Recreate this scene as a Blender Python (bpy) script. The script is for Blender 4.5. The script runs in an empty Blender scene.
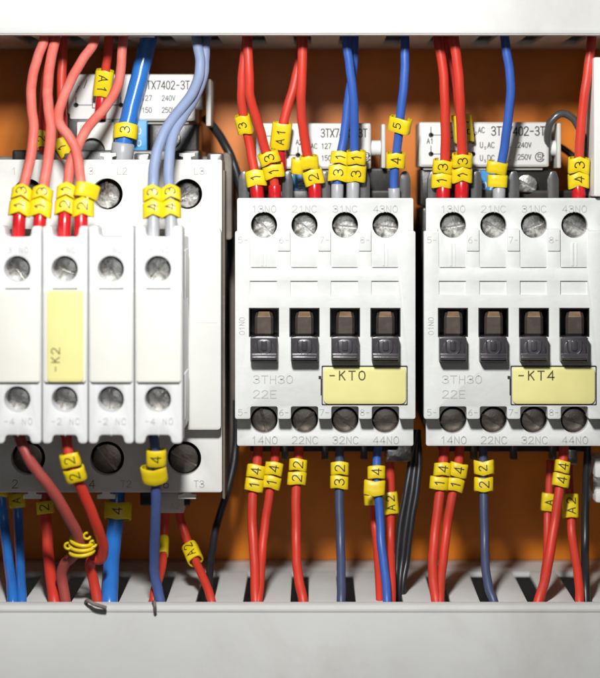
import bpy, math, random
from mathutils import Vector, Matrix
random.seed(7)
C = bpy.context.scene.collection
SC = bpy.context.scene
# ------------------------------------------------------------------ camera, world, light
U = 0.00025            # metres per photo pixel on the relay front plane (a relay is 45 mm wide)
D = 2000.0             # camera distance from that plane, same unit
VX, VY = 315.0, 190.0  # principal point
def W(x, y, z):        # photo position at depth z (towards the camera) -> millimetre-true space (still in px units)
    k = (D - z) / D
    return Vector((VX + (x - VX) * k - 300.0, -z, 339.0 - (VY + (y - VY) * k)))
cam = bpy.data.cameras.new('camera'); co = bpy.data.objects.new('camera', cam); C.objects.link(co)
co.location = W(VX, VY, 0) * U + Vector((0, -D * U, 0)); co.rotation_euler = (math.radians(90), 0, 0)
cam.sensor_fit = 'HORIZONTAL'; cam.sensor_width = 36; cam.lens = 36 * D / 600
cam.shift_x = (300 - VX) / 600; cam.shift_y = -(339 - VY) / 600
cam.clip_start = 0.01; cam.clip_end = 20
cam.dof.use_dof = True; cam.dof.focus_distance = D * U + 0.002; cam.dof.aperture_fstop = 10.5
SC.camera = co
w = bpy.data.worlds.new('World'); SC.world = w; w.use_nodes = True
w.node_tree.nodes['Background'].inputs[0].default_value = (1.0, 0.93, 0.82, 1)
w.node_tree.nodes['Background'].inputs[1].default_value = 0.018
def area(name, p, target, size, power, col):
    l = bpy.data.lights.new(name, 'AREA'); l.shape = 'DISK'; l.size = size * U; l.energy = power; l.color = col
    o = bpy.data.objects.new(name, l); C.objects.link(o)
    a = Vector((p[0] - 300, -p[2], 339 - p[1])) * U; b = Vector((target[0] - 300, -target[2], 339 - target[1])) * U
    o.location = a; o.rotation_euler = (b - a).to_track_quat('-Z', 'Y').to_euler()
area('flash_lamp', (230, -200, 900), (300, 360, 0), 125, 0.88, (1, 0.995, 0.98))
area('fill_lamp', (330, 60, 2300), (300, 339, 0), 700, 0.12, (0.95, 0.97, 1.0))
SC.view_settings.view_transform = 'Standard'; SC.view_settings.look = 'None'
SC.view_settings.exposure = 0.0; SC.view_settings.gamma = 1.0
SC.cycles.max_bounces = 8; SC.cycles.diffuse_bounces = 2

# ------------------------------------------------------------------ materials
def mat(name, col, rough=0.45, metal=0.0, var=0.06, vscale=120, bump=0.15, bscale=900, coat=0.0, dirt=0.0,
        dirtcol=(0.3, 0.26, 0.2), spec=0.5, sss=0.0, dscale=60, dlo=0.55, dhi=0.75):
    m = bpy.data.materials.new(name); m.use_nodes = True
    n = m.node_tree.nodes; l = m.node_tree.links; b = n['Principled BSDF']
    tc = n.new('ShaderNodeTexCoord')
    nz = n.new('ShaderNodeTexNoise'); nz.inputs['Scale'].default_value = vscale; nz.inputs['Detail'].default_value = 5
    l.new(tc.outputs['Object'], nz.inputs['Vector'])
    mp = n.new('ShaderNodeMapRange'); mp.inputs['From Min'].default_value = 0.3; mp.inputs['From Max'].default_value = 0.7
    mp.inputs['To Min'].default_value = 1 - var; mp.inputs['To Max'].default_value = 1 + var * 0.4
    l.new(nz.outputs['Fac'], mp.inputs['Value'])
    mx = n.new('ShaderNodeMix'); mx.data_type = 'RGBA'; mx.blend_type = 'MULTIPLY'; mx.inputs['Factor'].default_value = 1
    mx.inputs['A'].default_value = (*col, 1)
    l.new(mp.outputs['Result'], mx.inputs['B'])
    out = mx.outputs['Result']
    if dirt > 0:
        dz = n.new('ShaderNodeTexNoise'); dz.inputs['Scale'].default_value = dscale; dz.inputs['Detail'].default_value = 9
        dz.inputs['Roughness'].default_value = 0.7; dz.inputs['Distortion'].default_value = 0.6
        l.new(tc.outputs['Object'], dz.inputs['Vector'])
        dr = n.new('ShaderNodeMapRange'); dr.inputs['From Min'].default_value = dlo; dr.inputs['From Max'].default_value = dhi
        dr.inputs['To Max'].default_value = dirt
        l.new(dz.outputs['Fac'], dr.inputs['Value'])
        m2 = n.new('ShaderNodeMix'); m2.data_type = 'RGBA'; m2.inputs['B'].default_value = (*dirtcol, 1)
        l.new(dr.outputs['Result'], m2.inputs['Factor']); l.new(out, m2.inputs['A']); out = m2.outputs['Result']
    l.new(out, b.inputs['Base Color'])
    rr = n.new('ShaderNodeMapRange'); rr.inputs['To Min'].default_value = max(0.03, rough - 0.1); rr.inputs['To Max'].default_value = min(1, rough + 0.1)
    l.new(nz.outputs['Fac'], rr.inputs['Value']); l.new(rr.outputs['Result'], b.inputs['Roughness'])
    b.inputs['Metallic'].default_value = metal; b.inputs['Specular IOR Level'].default_value = spec
    b.inputs['Coat Weight'].default_value = coat; b.inputs['Coat Roughness'].default_value = 0.25
    if sss:
        b.inputs['Subsurface Weight'].default_value = sss; b.inputs['Subsurface Scale'].default_value = 0.0012
    if bump > 0:
        bz = n.new('ShaderNodeTexNoise'); bz.inputs['Scale'].default_value = bscale; bz.inputs['Detail'].default_value = 4
        l.new(tc.outputs['Object'], bz.inputs['Vector'])
        bn = n.new('ShaderNodeBump'); bn.inputs['Strength'].default_value = bump; bn.inputs['Distance'].default_value = 0.0002
        l.new(bz.outputs['Fac'], bn.inputs['Height']); l.new(bn.outputs['Normal'], b.inputs['Normal'])
    return m
M = {}
M['housing'] = mat('relay_white_plastic', (0.77, 0.785, 0.765), 0.42, var=0.06, vscale=200, dirt=0.22, dirtcol=(0.45, 0.42, 0.33), dscale=180, dlo=0.56, dhi=0.8, bump=0.2)
M['bighousing'] = mat('contactor_white_plastic', (0.80, 0.80, 0.76), 0.45, var=0.03, dirt=0.10)
M['aux'] = mat('block_white_plastic', (0.78, 0.785, 0.79), 0.4, var=0.05, dirt=0.15, dirtcol=(0.5, 0.48, 0.42), dscale=150)
M['cap'] = mat('cream_cap_plastic', (0.84, 0.83, 0.76), 0.4, var=0.02)
M['duct'] = mat('duct_grey_plastic', (0.72, 0.72, 0.70), 0.42, var=0.07, vscale=35, dirt=0.42, dirtcol=(0.42, 0.38, 0.32), dscale=24, dlo=0.5, dhi=0.85, bump=0.12, bscale=500)
M['black'] = mat('black_plastic', (0.018, 0.016, 0.015), 0.35, var=0.3, dirt=0.3, dirtcol=(0.09, 0.075, 0.06), dscale=150)
M['rearblack'] = mat('rear_housing_plastic', (0.028, 0.024, 0.021), 0.4, var=0.3, dirt=0.5, dirtcol=(0.10, 0.08, 0.06), dscale=90, dlo=0.6)
M['brown'] = mat('dusty_brown_plastic', (0.20, 0.165, 0.135), 0.6, var=0.3, dirt=0.5, dirtcol=(0.35, 0.29, 0.23), dscale=120)
M['rib'] = mat('smoky_plastic', (0.09, 0.09, 0.09), 0.25, var=0.3, coat=0.4)
M['lever'] = mat('lever_plastic', (0.075, 0.06, 0.052), 0.32, var=0.25, dirt=0.5, dirtcol=(0.20, 0.13, 0.08), dscale=220, dlo=0.5)
M['clip'] = mat('dark_clip_plastic', (0.06, 0.055, 0.062), 0.28, var=0.3, dirt=0.3, dirtcol=(0.16, 0.13, 0.12), dscale=260, coat=0.3)
M['steel'] = mat('zinc_screw', (0.66, 0.65, 0.62), 0.30, 1.0, var=0.3, vscale=500, bump=0.45, bscale=900, dirt=0.7, dirtcol=(0.16, 0.12, 0.07), dscale=420, dlo=.5, dhi=.62)
M['steelbrown'] = mat('shaded_screw', (0.36, 0.31, 0.27), 0.34, 1.0, var=0.3, vscale=400, bump=0.25, bscale=1500, dirt=0.4, dirtcol=(0.12, 0.08, 0.05), dscale=350)  # lower screws: the shade of their holes is put into the metal colour
M['slot'] = mat('slot_dark', (0.03, 0.025, 0.02), 0.6, bump=0)
M['red'] = mat('red_pvc', (0.72, 0.05, 0.026), 0.46, var=0.12, bump=0.12, bscale=250, dirt=0.5, dirtcol=(0.42, 0.09, 0.07), dscale=90, dlo=.45, sss=0.15)
M['palered'] = mat('sheen_pale_red_pvc', (0.74, 0.15, 0.115), 0.5, var=0.1, bump=0.12, bscale=250, dirt=0.55, dirtcol=(0.74, 0.34, 0.28), dscale=80, dlo=.45, sss=0.15)  # lamp sheen on the upper left wires painted as a paler red
M['dullred'] = mat('dull_dusty_red_pvc', (0.44, 0.075, 0.06), 0.5, var=0.15, bump=0.12, bscale=250, dirt=0.5, dirtcol=(0.34, 0.13, 0.11), dscale=80, dlo=.45)
M['greyedblue'] = mat('greyed_blue_pvc', (0.08, 0.13, 0.36), 0.5, var=0.12, bump=0.12, bscale=250, dirt=0.4, dirtcol=(0.2, 0.22, 0.3), dscale=90)
M['deepred'] = mat('deep_red_pvc', (0.60, 0.015, 0.02), 0.25, var=0.08, bump=0.06, sss=0.15)
M['blue'] = mat('blue_pvc', (0.045, 0.13, 0.50), 0.45, var=0.12, bump=0.12, bscale=400, dirt=0.2, dirtcol=(0.2, 0.25, 0.45))
M['brightblue'] = mat('bright_blue_pvc', (0.03, 0.19, 0.62), 0.22, var=0.1, bump=0.25, bscale=500, coat=0.4)
M['paleblue'] = mat('sheen_grey_blue_pvc', (0.27, 0.34, 0.52), 0.42, var=0.1, bump=0.12, bscale=400, dirt=0.2, dirtcol=(0.45, 0.48, 0.55))  # lamp glare painted into the blue, making it paler and greyer
M['navy'] = mat('grey_navy_pvc', (0.065, 0.085, 0.17), 0.42, var=0.15, bump=0.12, bscale=400, dirt=0.3, dirtcol=(0.16, 0.17, 0.22))
M['blackpvc'] = mat('black_pvc', (0.022, 0.023, 0.027), 0.35, var=0.2, bump=0.15, bscale=400)
M['greyferrule'] = mat('grey_ferrule_plastic', (0.42, 0.43, 0.45), 0.35, var=0.06)
M['yellow'] = mat('yellow_marker_plastic', (0.90, 0.66, 0.012), 0.38, var=0.1, vscale=300, bump=0.15, dirt=0.15, dirtcol=(0.7, 0.45, 0.02), dscale=200, sss=0.1)
M['plateyellow'] = mat('pale_yellow_label', (0.86, 0.80, 0.33), 0.5, var=0.05, bump=0.05)
M['ink'] = mat('black_ink', (0.015, 0.013, 0.012), 0.6, bump=0)
M['brownink'] = mat('brown_ink', (0.10, 0.085, 0.03), 0.6, bump=0)
M['greyink'] = mat('faint_grey_print', (0.50, 0.50, 0.49), 0.6, bump=0)
M['midink'] = mat('grey_print', (0.22, 0.21, 0.20), 0.6, bump=0)
M['whiteink'] = mat('white_print', (0.75, 0.8, 0.85), 0.6, bump=0)
M['labelwhite'] = mat('label_white', (0.76, 0.76, 0.74), 0.5, var=0.04, bump=0.05)
M['suppressor'] = mat('suppressor_cream_plastic', (0.62, 0.60, 0.55), 0.45, var=0.08, dirt=0.2)
M['bluelabel'] = mat('blue_label', (0.03, 0.28, 0.62), 0.45, var=0.05)
M['orange'] = mat('orange_lacquer', (0.82, 0.225, 0.010), 0.40, var=0.3, vscale=45, bump=0.12, bscale=90, spec=0.35, dirt=0.35, dirtcol=(0.30, 0.10, 0.02), dscale=70)
M['well'] = mat('dark_clamp_cage', (0.085, 0.075, 0.055), 0.5, var=0.3, bump=0)
M['leverglint'] = mat('tan_lever_highlight', (0.27, 0.18, 0.11), 0.4, var=0.3, vscale=400)  # tan colour paints a warm highlight on the lever tops

# ------------------------------------------------------------------ object helpers
def tag(o, label=None, cat=None, group=None, kind=None):
    if label: o['label'] = label
    if cat: o['category'] = cat
    if group: o['group'] = group
    if kind: o['kind'] = kind
    return o
def thing(name, p, label, cat, group=None):
    o = bpy.data.objects.new(name, None); C.objects.link(o); o.empty_display_size = 0.005
    o.location = W(*p) * U; o['base'] = 1; del o['base']
    return tag(o, label, cat, group)
def wloc(o):
    v = Vector((0, 0, 0))
    while o: v += o.location; o = o.parent
    return v
class MB:
    def __init__(s): s.v = []; s.f = []
    def add(s, vs, fs):
        b = len(s.v); s.v += [Vector(p) for p in vs]; s.f += [tuple(i + b for i in f) for f in fs]; return s
    def box(s, x0, x1, y0, y1, z0, z1, bev=0.0):      # photo rectangle measured on its front face, z0 back, z1 front
        a = W(x0, y1, z1); b = W(x1, y0, z1)
        return s.wbox(a.x, b.x, a.z, b.z, z0, z1, bev)
    def wbox(s, xa, xb, za, zb, z0, z1, bev=0.0):
        if bev <= 0:
            vs = [(x, -z, h) for z in (z0, z1) for h in (za, zb) for x in (xa, xb)]
            return s.add(vs, [(0, 2, 3, 1), (4, 5, 7, 6), (0, 1, 5, 4), (2, 6, 7, 3), (0, 4, 6, 2), (1, 3, 7, 5)])
        e = bev; rings = []
        for z, i in ((z0, 0), (z1 - e, 0), (z1 - e * 0.3, e * 0.3), (z1, e)):
            x0_, x1_, h0, h1 = xa + i, xb - i, za + i, zb - i; c = e
            rings.append([(x0_ + c, -z, h0), (x1_ - c, -z, h0), (x1_ - c * .3, -z, h0 + c * .3), (x1_, -z, h0 + c), (x1_, -z, h1 - c), (x1_ - c * .3, -z, h1 - c * .3), (x1_ - c, -z, h1), (x0_ + c, -z, h1), (x0_ + c * .3, -z, h1 - c * .3), (x0_, -z, h1 - c), (x0_, -z, h0 + c), (x0_ + c * .3, -z, h0 + c * .3)])
        b = len(s.v); n = 12
        for r in rings: s.v += [Vector(p) for p in r]
        for k in range(3):
            for i in range(n):
                j = (i + 1) % n; s.f.append((b + k * n + i, b + k * n + j, b + (k + 1) * n + j, b + (k + 1) * n + i))
        s.f.append(tuple(b + n * 3 + i for i in range(n))); s.f.append(tuple(b + i for i in reversed(range(n))))
        return s
    def cyl(s, cx, cy, r, z0, z1, n=32, r0=None, cap0=True, cap1=True, flip=False):   # along depth, radius measured on the front
        k = (D - z1) / D; r1 = r * k; rb = r1 if r0 is None else r0 * k; c = W(cx, cy, z1); b = len(s.v)
        for z, q in ((z0, rb), (z1, r1)):
            for i in range(n):
                t = 2 * math.pi * i / n; s.v.append(Vector((c.x + q * math.cos(t), -z, c.z + q * math.sin(t))))
        for i in range(n):
            j = (i + 1) % n; f = (b + i, b + j, b + n + j, b + n + i); s.f.append(tuple(reversed(f)) if flip else f)
        if cap1: s.f.append(tuple(b + n + i for i in range(n)))
        if cap0: s.f.append(tuple(b + i for i in reversed(range(n))))
        return s
    def tube(s, pts, rad, n=12, caps=True, ell=None):
        m = len(pts); b = len(s.v)
        t0 = (pts[1] - pts[0]).normalized(); nn = Vector((0, -1, 0)); nn = (nn - t0 * nn.dot(t0)).normalized()
        for i, p in enumerate(pts):
            t = (pts[min(i + 1, m - 1)] - pts[max(i - 1, 0)]).normalized()
            nn = (nn - t * nn.dot(t)).normalized(); bb = t.cross(nn)
            r = rad[i] if hasattr(rad, '__len__') else rad
            for k in range(n):
                a = 2 * math.pi * k / n; s.v.append(p + nn * (r * math.cos(a)) + bb * (r * math.sin(a)))
        for i in range(m - 1):
            for k in range(n):
                j = (k + 1) % n; s.f.append((b + i * n + k, b + i * n + j, b + (i + 1) * n + j, b + (i + 1) * n + k))
        if caps:
            s.f.append(tuple(b + k for k in reversed(range(n)))); s.f.append(tuple(b + (m - 1) * n + k for k in range(n)))
        return s
    def plate(s, outer, holes, z0, z1, bev=0.6):      # outline and holes in photo px on the front face, solid plate with rounded edges
        cu = bpy.data.curves.new('tmp', 'CURVE'); cu.dimensions = '2D'; cu.fill_mode = 'BOTH'
        T = z1 - z0; cu.extrude = T / 2 - bev; cu.bevel_depth = bev; cu.bevel_resolution = 1; cu.offset = -bev
        def area_(q): return sum(q[i][0] * q[(i + 1) % len(q)][1] - q[(i + 1) % len(q)][0] * q[i][1] for i in range(len(q)))
        for idx, pl in enumerate([outer] + list(holes)):
            q = [(W(x, y, z1).x, W(x, y, z1).z) for x, y in pl]
            if (area_(q) < 0) == (idx == 0): q.reverse()
            sp = cu.splines.new('POLY'); sp.points.add(len(q) - 1); sp.use_cyclic_u = True
            for i, (x, y) in enumerate(q): sp.points[i].co = (x, y, 0, 1)
        o = bpy.data.objects.new('tmp', cu); C.objects.link(o)
        dg = bpy.context.evaluated_depsgraph_get(); dg.update(); me = bpy.data.meshes.new_from_object(o.evaluated_get(dg))
        zc = (z0 + z1) / 2
        s.add([(v.co.x, -(v.co.z + zc), v.co.y) for v in me.vertices], [tuple(p.vertices) for p in me.polygons])
        bpy.data.objects.remove(o); bpy.data.curves.remove(cu); bpy.data.meshes.remove(me)
        return s
    def build(s, name, m, parent=None, smooth=35, origin=None, fix=True):
        me = bpy.data.meshes.new(name); base = wloc(parent) if parent else Vector((0, 0, 0))
        off = base if origin is None else origin * U
        me.from_pydata([p * U - off for p in s.v], [], s.f)
        import bmesh
        if fix:
            bm = bmesh.new(); bm.from_mesh(me); bmesh.ops.remove_doubles(bm, verts=bm.verts, dist=1e-8)
            bmesh.ops.recalc_face_normals(bm, faces=bm.faces); bm.to_mesh(me); bm.free()
        if smooth:
            me.shade_smooth(); me.set_sharp_from_angle(angle=math.radians(smooth))
        me.materials.append(m)
        o = bpy.data.objects.new(name, me); C.objects.link(o)
        if parent: o.parent = parent
        if origin is not None: o.location = origin * U - base
        return o
def circ(cx, cy, r, n=36, a0=0, a1=360):
    full = abs(a1 - a0) >= 360; m = n if full else n + 1
    return [(cx + r * math.cos(math.radians(a0 + (a1 - a0) * i / n)), cy + r * math.sin(math.radians(a0 + (a1 - a0) * i / n))) for i in range(m)]
def rrect(x0, x1, y0, y1, r=2, n=4):
    if r <= 0: return [(x0, y0), (x1, y0), (x1, y1), (x0, y1)]
    return circ(x1 - r, y0 + r, r, n, -90, 0) + circ(x1 - r, y1 - r, r, n, 0, 90) + circ(x0 + r, y1 - r, r, n, 90, 180) + circ(x0 + r, y0 + r, r, n, 180, 270)
def soft(pl, r=2.5, n=3):                              # round every corner of a polygon
    out = []; m = len(pl)
    for i in range(m):
        p = Vector(pl[i]); a = Vector(pl[i - 1]); b = Vector(pl[(i + 1) % m])
        d = min(r, (a - p).length * .45, (b - p).length * .45)
        p0 = p + (a - p).normalized() * d; p1 = p + (b - p).normalized() * d
        for k in range(n + 1):
            t = k / n; q = p0 * (1 - t) ** 2 + p * (2 * t * (1 - t)) + p1 * t * t; out.append((q.x, q.y))
    return out

# ------------------------------------------------------------------ stroke lettering (plotter style)
G = {'0': ['c', (2, 6), (.6, 5.2), (.1, 3), (.6, .8), (2, 0), (3.4, .8), (3.9, 3), (3.4, 5.2), (2, 6)],
     '1': ['l', (.9, 4.6), (2.3, 6), (2.3, 0)],
     '2': ['c', (.2, 4.7), (.9, 5.8), (2.2, 6), (3.5, 5.3), (3.6, 4), (2.6, 2.6), (1.2, 1.2), (0, 0), (2, 0), (4, 0)],
     '3': ['c', (.2, 5), (1, 5.9), (2.3, 6), (3.5, 5.3), (3.4, 3.9), (2.4, 3.2), (1.5, 3.1), (2.6, 3), (3.8, 2.2), (3.8, .9), (2.6, .05), (1.1, .1), (.1, 1)],
     '4': ['l', (3, 0), (3, 6), (0, 1.7), (4, 1.7)],
     '5': ['c', (3.6, 6), (1.9, 6), (.6, 6), (.35, 3.3), (1.8, 3.9), (3.4, 3.3), (3.9, 1.9), (3, .4), (1.6, 0), (.1, .7)],
     '6': ['c', (3.4, 5.8), (1.6, 5), (.3, 3), (.2, 1.3), (1.2, .1), (2.8, .1), (3.8, 1.4), (3.3, 3), (1.9, 3.4), (.5, 2.5)],
     '7': ['l', (0, 6), (4, 6), (1.4, 0)],
     '8': ['c', (2, 3.2), (.6, 3.9), (.5, 5.2), (2, 6), (3.5, 5.2), (3.4, 3.9), (2, 3.2), (.4, 2.4), (.2, .9), (2, 0), (3.8, .9), (3.6, 2.4), (2, 3.2)],
     '9': ['c', (.6, .2), (2.4, 1), (3.7, 3), (3.8, 4.7), (2.8, 5.9), (1.2, 5.9), (.2, 4.6), (.7, 3), (2.1, 2.6), (3.5, 3.5)],
     'A': ['l', (0, 0), (2, 6), (4, 0), None, (.8, 2), (3.2, 2)],
     'C': ['c', (3.8, 5), (2.6, 6), (1.2, 5.8), (.1, 4.2), (.1, 1.8), (1.2, .2), (2.6, 0), (3.8, 1)],
     'D': ['l', (.2, 0), (.2, 6), (2.2, 6), (3.5, 5), (3.9, 3), (3.5, 1), (2.2, 0), (.2, 0)],
     'E': ['l', (3.8, 6), (.3, 6), (.3, 0), (3.8, 0), None, (.3, 3.1), (3.2, 3.1)],
     'H': ['l', (.3, 0), (.3, 6), None, (3.7, 0), (3.7, 6), None, (.3, 3), (3.7, 3)],
     'K': ['l', (.4, 0), (.4, 6), None, (3.7, 6), (.4, 2.6), None, (1.4, 3.7), (3.8, 0)],
     'L': ['l', (.4, 6), (.4, 0), (3.7, 0)],
     'N': ['l', (.3, 0), (.3, 6), (3.7, 0), (3.7, 6)],
     'P': ['l', (.4, 0), (.4, 6), (2.6, 6), (3.7, 5.2), (3.7, 3.8), (2.6, 3), (.4, 3)],
     'S': ['c', (3.7, 5.1), (2.6, 6), (1.2, 5.9), (.3, 4.8), (1, 3.5), (2.8, 2.8), (3.8, 1.5), (2.8, .1), (1.2, 0), (.1, 1)],
     'T': ['l', (2, 0), (2, 6), None, (0, 6), (4, 6)],
     'U': ['l', (.3, 6), (.3, 1.3), (1.2, .1), (2.8, .1), (3.7, 1.3), (3.7, 6)],
     'V': ['l', (0, 6), (2, 0), (4, 6)],
     'X': ['l', (0, 0), (4, 6), None, (0, 6), (4, 0)],
     '-': ['l', (.6, 2.9), (3.4, 2.9)], '.': ['l', (1.8, 0), (1.8, .7)], ' ': ['l']}
G['O'] = G['0']
def cr(pts, n=4):
    out = []; m = len(pts)
    for i in range(m - 1):
        a, b, c, d = pts[max(i - 1, 0)], pts[i], pts[i + 1], pts[min(i + 2, m - 1)]
        for k in range(n):
            t = k / n
            out.append(tuple(0.5 * ((2 * b[j]) + (-a[j] + c[j]) * t + (2 * a[j] - 5 * b[j] + 4 * c[j] - d[j]) * t * t + (-a[j] + 3 * b[j] - 3 * c[j] + d[j]) * t ** 3) for j in range(len(b))))
    out.append(tuple(pts[-1])); return out
def strokes(text, h, gap=1.3, wf=1.0):
    out = []; x = 0
    for ch in text:
        g = G[ch]; cur = []; ws = 0.62 if ch in '.' else 1
        for p in g[1:] + [None]:
            if p is None:
                if len(cur) > 1: out.append(cr(cur) if g[0] == 'c' else cur)
                cur = []
            else: cur.append((x + p[0] * wf * h / 6, p[1] * h / 6))
        x += (4 * ws + gap) * wf * h / 6
    return out, x - gap * wf * h / 6
def ribbons(mb, sts, width, f, sub=1.5):               # f maps (u, v, lift) to space
    for si, st in enumerate(sts):
        pts = [Vector(st[0])]
        for a, b in zip(st, st[1:]):
            a = Vector(a); b = Vector(b); k = max(1, int((b - a).length / sub))
            for i in range(1, k + 1): pts.append(a + (b - a) * i / k)
        L = []; m = len(pts)
        for i, p in enumerate(pts):
            d0 = (p - pts[i - 1]).normalized() if i else None; d1 = (pts[i + 1] - p).normalized() if i < m - 1 else None
            d0 = d0 or d1; d1 = d1 or d0
            t = d0 + d1; t = t.normalized() if t.length > 1e-4 else d0
            nrm = Vector((-t.y, t.x)); c = max(0.45, abs(nrm.dot(Vector((-d0.y, d0.x)))))
            e = t * (width * .4 * (-1 if i == 0 else 1 if i == m - 1 else 0))
            L.append((p + e + nrm * width / 2 / c, p + e - nrm * width / 2 / c))
        lift = 0.22 + 0.07 * (si % 5); vs = []
        for a, b in L: vs += [f(a.x, a.y, lift), f(b.x, b.y, lift)]
        mb.add(vs, [(2 * i, 2 * i + 1, 2 * i + 3, 2 * i + 2) for i in range(m - 1)])
def text(name, s, x, y, z, h, m, parent, width=None, rot=0, gap=1.3, wf=1.0, center=True):
    sts, wd = strokes(s, h, gap, wf); a = math.radians(rot); mb = MB(); width = width or h * 0.12
    ox = wd / 2 if center else 0
    def f(u, v, l):
        u -= ox; v -= h / 2; return W(x + u * math.cos(a) + v * math.sin(a) * 1.0 * (1 if rot else 0) * -1 * -1 - (0 if rot else 0), y - v * math.cos(a) - u * math.sin(a) if not rot else y - u * math.sin(a) - v * math.cos(a), z + l)
    if rot == 90:
        f = lambda u, v, l: W(x - (v - h / 2), y - (u - ox), z + l)
    elif rot == 0:
        f = lambda u, v, l: W(x + u - ox, y - (v - h / 2), z + l)
    ribbons(mb, sts, width, f)
    return mb.build(name, m, parent, smooth=0, fix=False)

# ------------------------------------------------------------------ screws
def screw(parent, cx, cy, r, z, ang, m, name='terminal_screw', th=7, sw=1.5):
    c = W(cx, cy, z); mb = MB(); k = (D - z) / D; rr = r * k
    def seg(sgn):
        a0 = math.degrees(math.asin(min(.9, sw / rr)))
        pts = circ(0, 0, rr, 22, a0, 180 - a0)
        return [(x, y * sgn) for x, y in pts]
    tmp = MB()
    for sgn in (1, -1):
        pts = seg(sgn); n = len(pts); b = len(tmp.v)
        for zz, q in ((-th, 1), (-0.9, 1), (-0.25, .95), (0, .86)):
            for x, y in pts:
                yy = (y - sgn * sw) * q + sgn * sw if zz > -0.9 else y
                tmp.v.append(Vector((x * q, -zz, yy)))
        for i in range(3):
            for j in range(n):
                jj = (j + 1) % n; tmp.f.append((b + i * n + j, b + i * n + jj, b + (i + 1) * n + jj, b + (i + 1) * n + j))
        tmp.f.append(tuple(b + 3 * n + j for j in range(n)))
    n = 28; b = len(tmp.v)
    for i in range(n):
        t = 2 * math.pi * i / n; tmp.v.append(Vector((rr * .99 * math.cos(t), 4.5, rr * .99 * math.sin(t))))
    tmp.f.append(tuple(b + i for i in range(n)))
    tmp.v = [v + c for v in tmp.v]
    o = tmp.build(name, m, parent, smooth=30, origin=c)
    o.rotation_euler = (0.0, math.radians(ang), 0)
    return o

# ------------------------------------------------------------------ mounting plate and ducts
PZ = -220
mb = MB(); a = W(-160, -120, PZ); b = W(800, 820, PZ); mb.wbox(a.x, b.x, b.z, a.z, PZ - 12, PZ)
tag(mb.build('mounting_plate', M['orange'], smooth=0), 'glossy orange mounting plate behind the relays', 'plate', kind='structure')

def duct(top):
    if top: lab = 'white plastic wiring duct along the top edge, its slots facing down'
    else: lab = 'grey plastic wiring duct along the bottom edge, its slots facing up, scuffed cover'
    t = thing('wiring_duct', (300, 20 if top else 640, 0), lab, 'wiring duct', 'slotted wiring ducts above and below the relays')
    FZ = 40
    ye = W(0, 34.5 if top else 605.5, FZ).z           # edge facing the relays
    yo = ye + (260 if top else -260); xa, xb = -520, 520
    s = 1 if top else -1
    lo = lambda a_, b_: (min(a_, b_), max(a_, b_))
    cv = MB()                                           # snap-on cover with rolled lip
    h = lo(ye, yo); cv.wbox(xa, xb, h[0], h[1], FZ - 8, FZ, 5 if top else 2)
    h = lo(ye - s * .2, ye + s * 3.4); cv.wbox(xa, xb, h[0], h[1], FZ - 16, FZ - 3, 1.0)
    if not top: h = lo(ye + s * 2.6, ye + s * 6.5); cv.wbox(xa, xb, h[0], h[1], FZ - 2, FZ + .7, .65)
    cv.build('cover', M['duct'], t)
    wl = MB()                                          # slotted side wall: fingers from a solid base strip
    wy = ye + s * 3.6; h = lo(wy, wy + s * 5)
    wl.wbox(xa, xb, h[0], h[1], PZ + 1, -150)
    x = 18 if not top else 8
    for k in range(-6, 18):
        x0 = (18.5 if not top else 21) + 48.3 * k
        A = W(x0, 0, FZ).x; B = W(x0 + 30, 0, FZ).x
        wl.wbox(A, B, h[0], h[1], -151, FZ - 6, .8)
    h2 = lo(wy, yo); wl.wbox(xa, xb, h2[0], h2[1], PZ + .5, PZ + 6)
    h3 = lo(yo, yo - s * 5); wl.wbox(xa, xb, h3[0], h3[1], PZ + 1, FZ - 4)
    wl.build('slotted_wall', M['duct'], t, smooth=30)
duct(True); duct(False)

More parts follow.
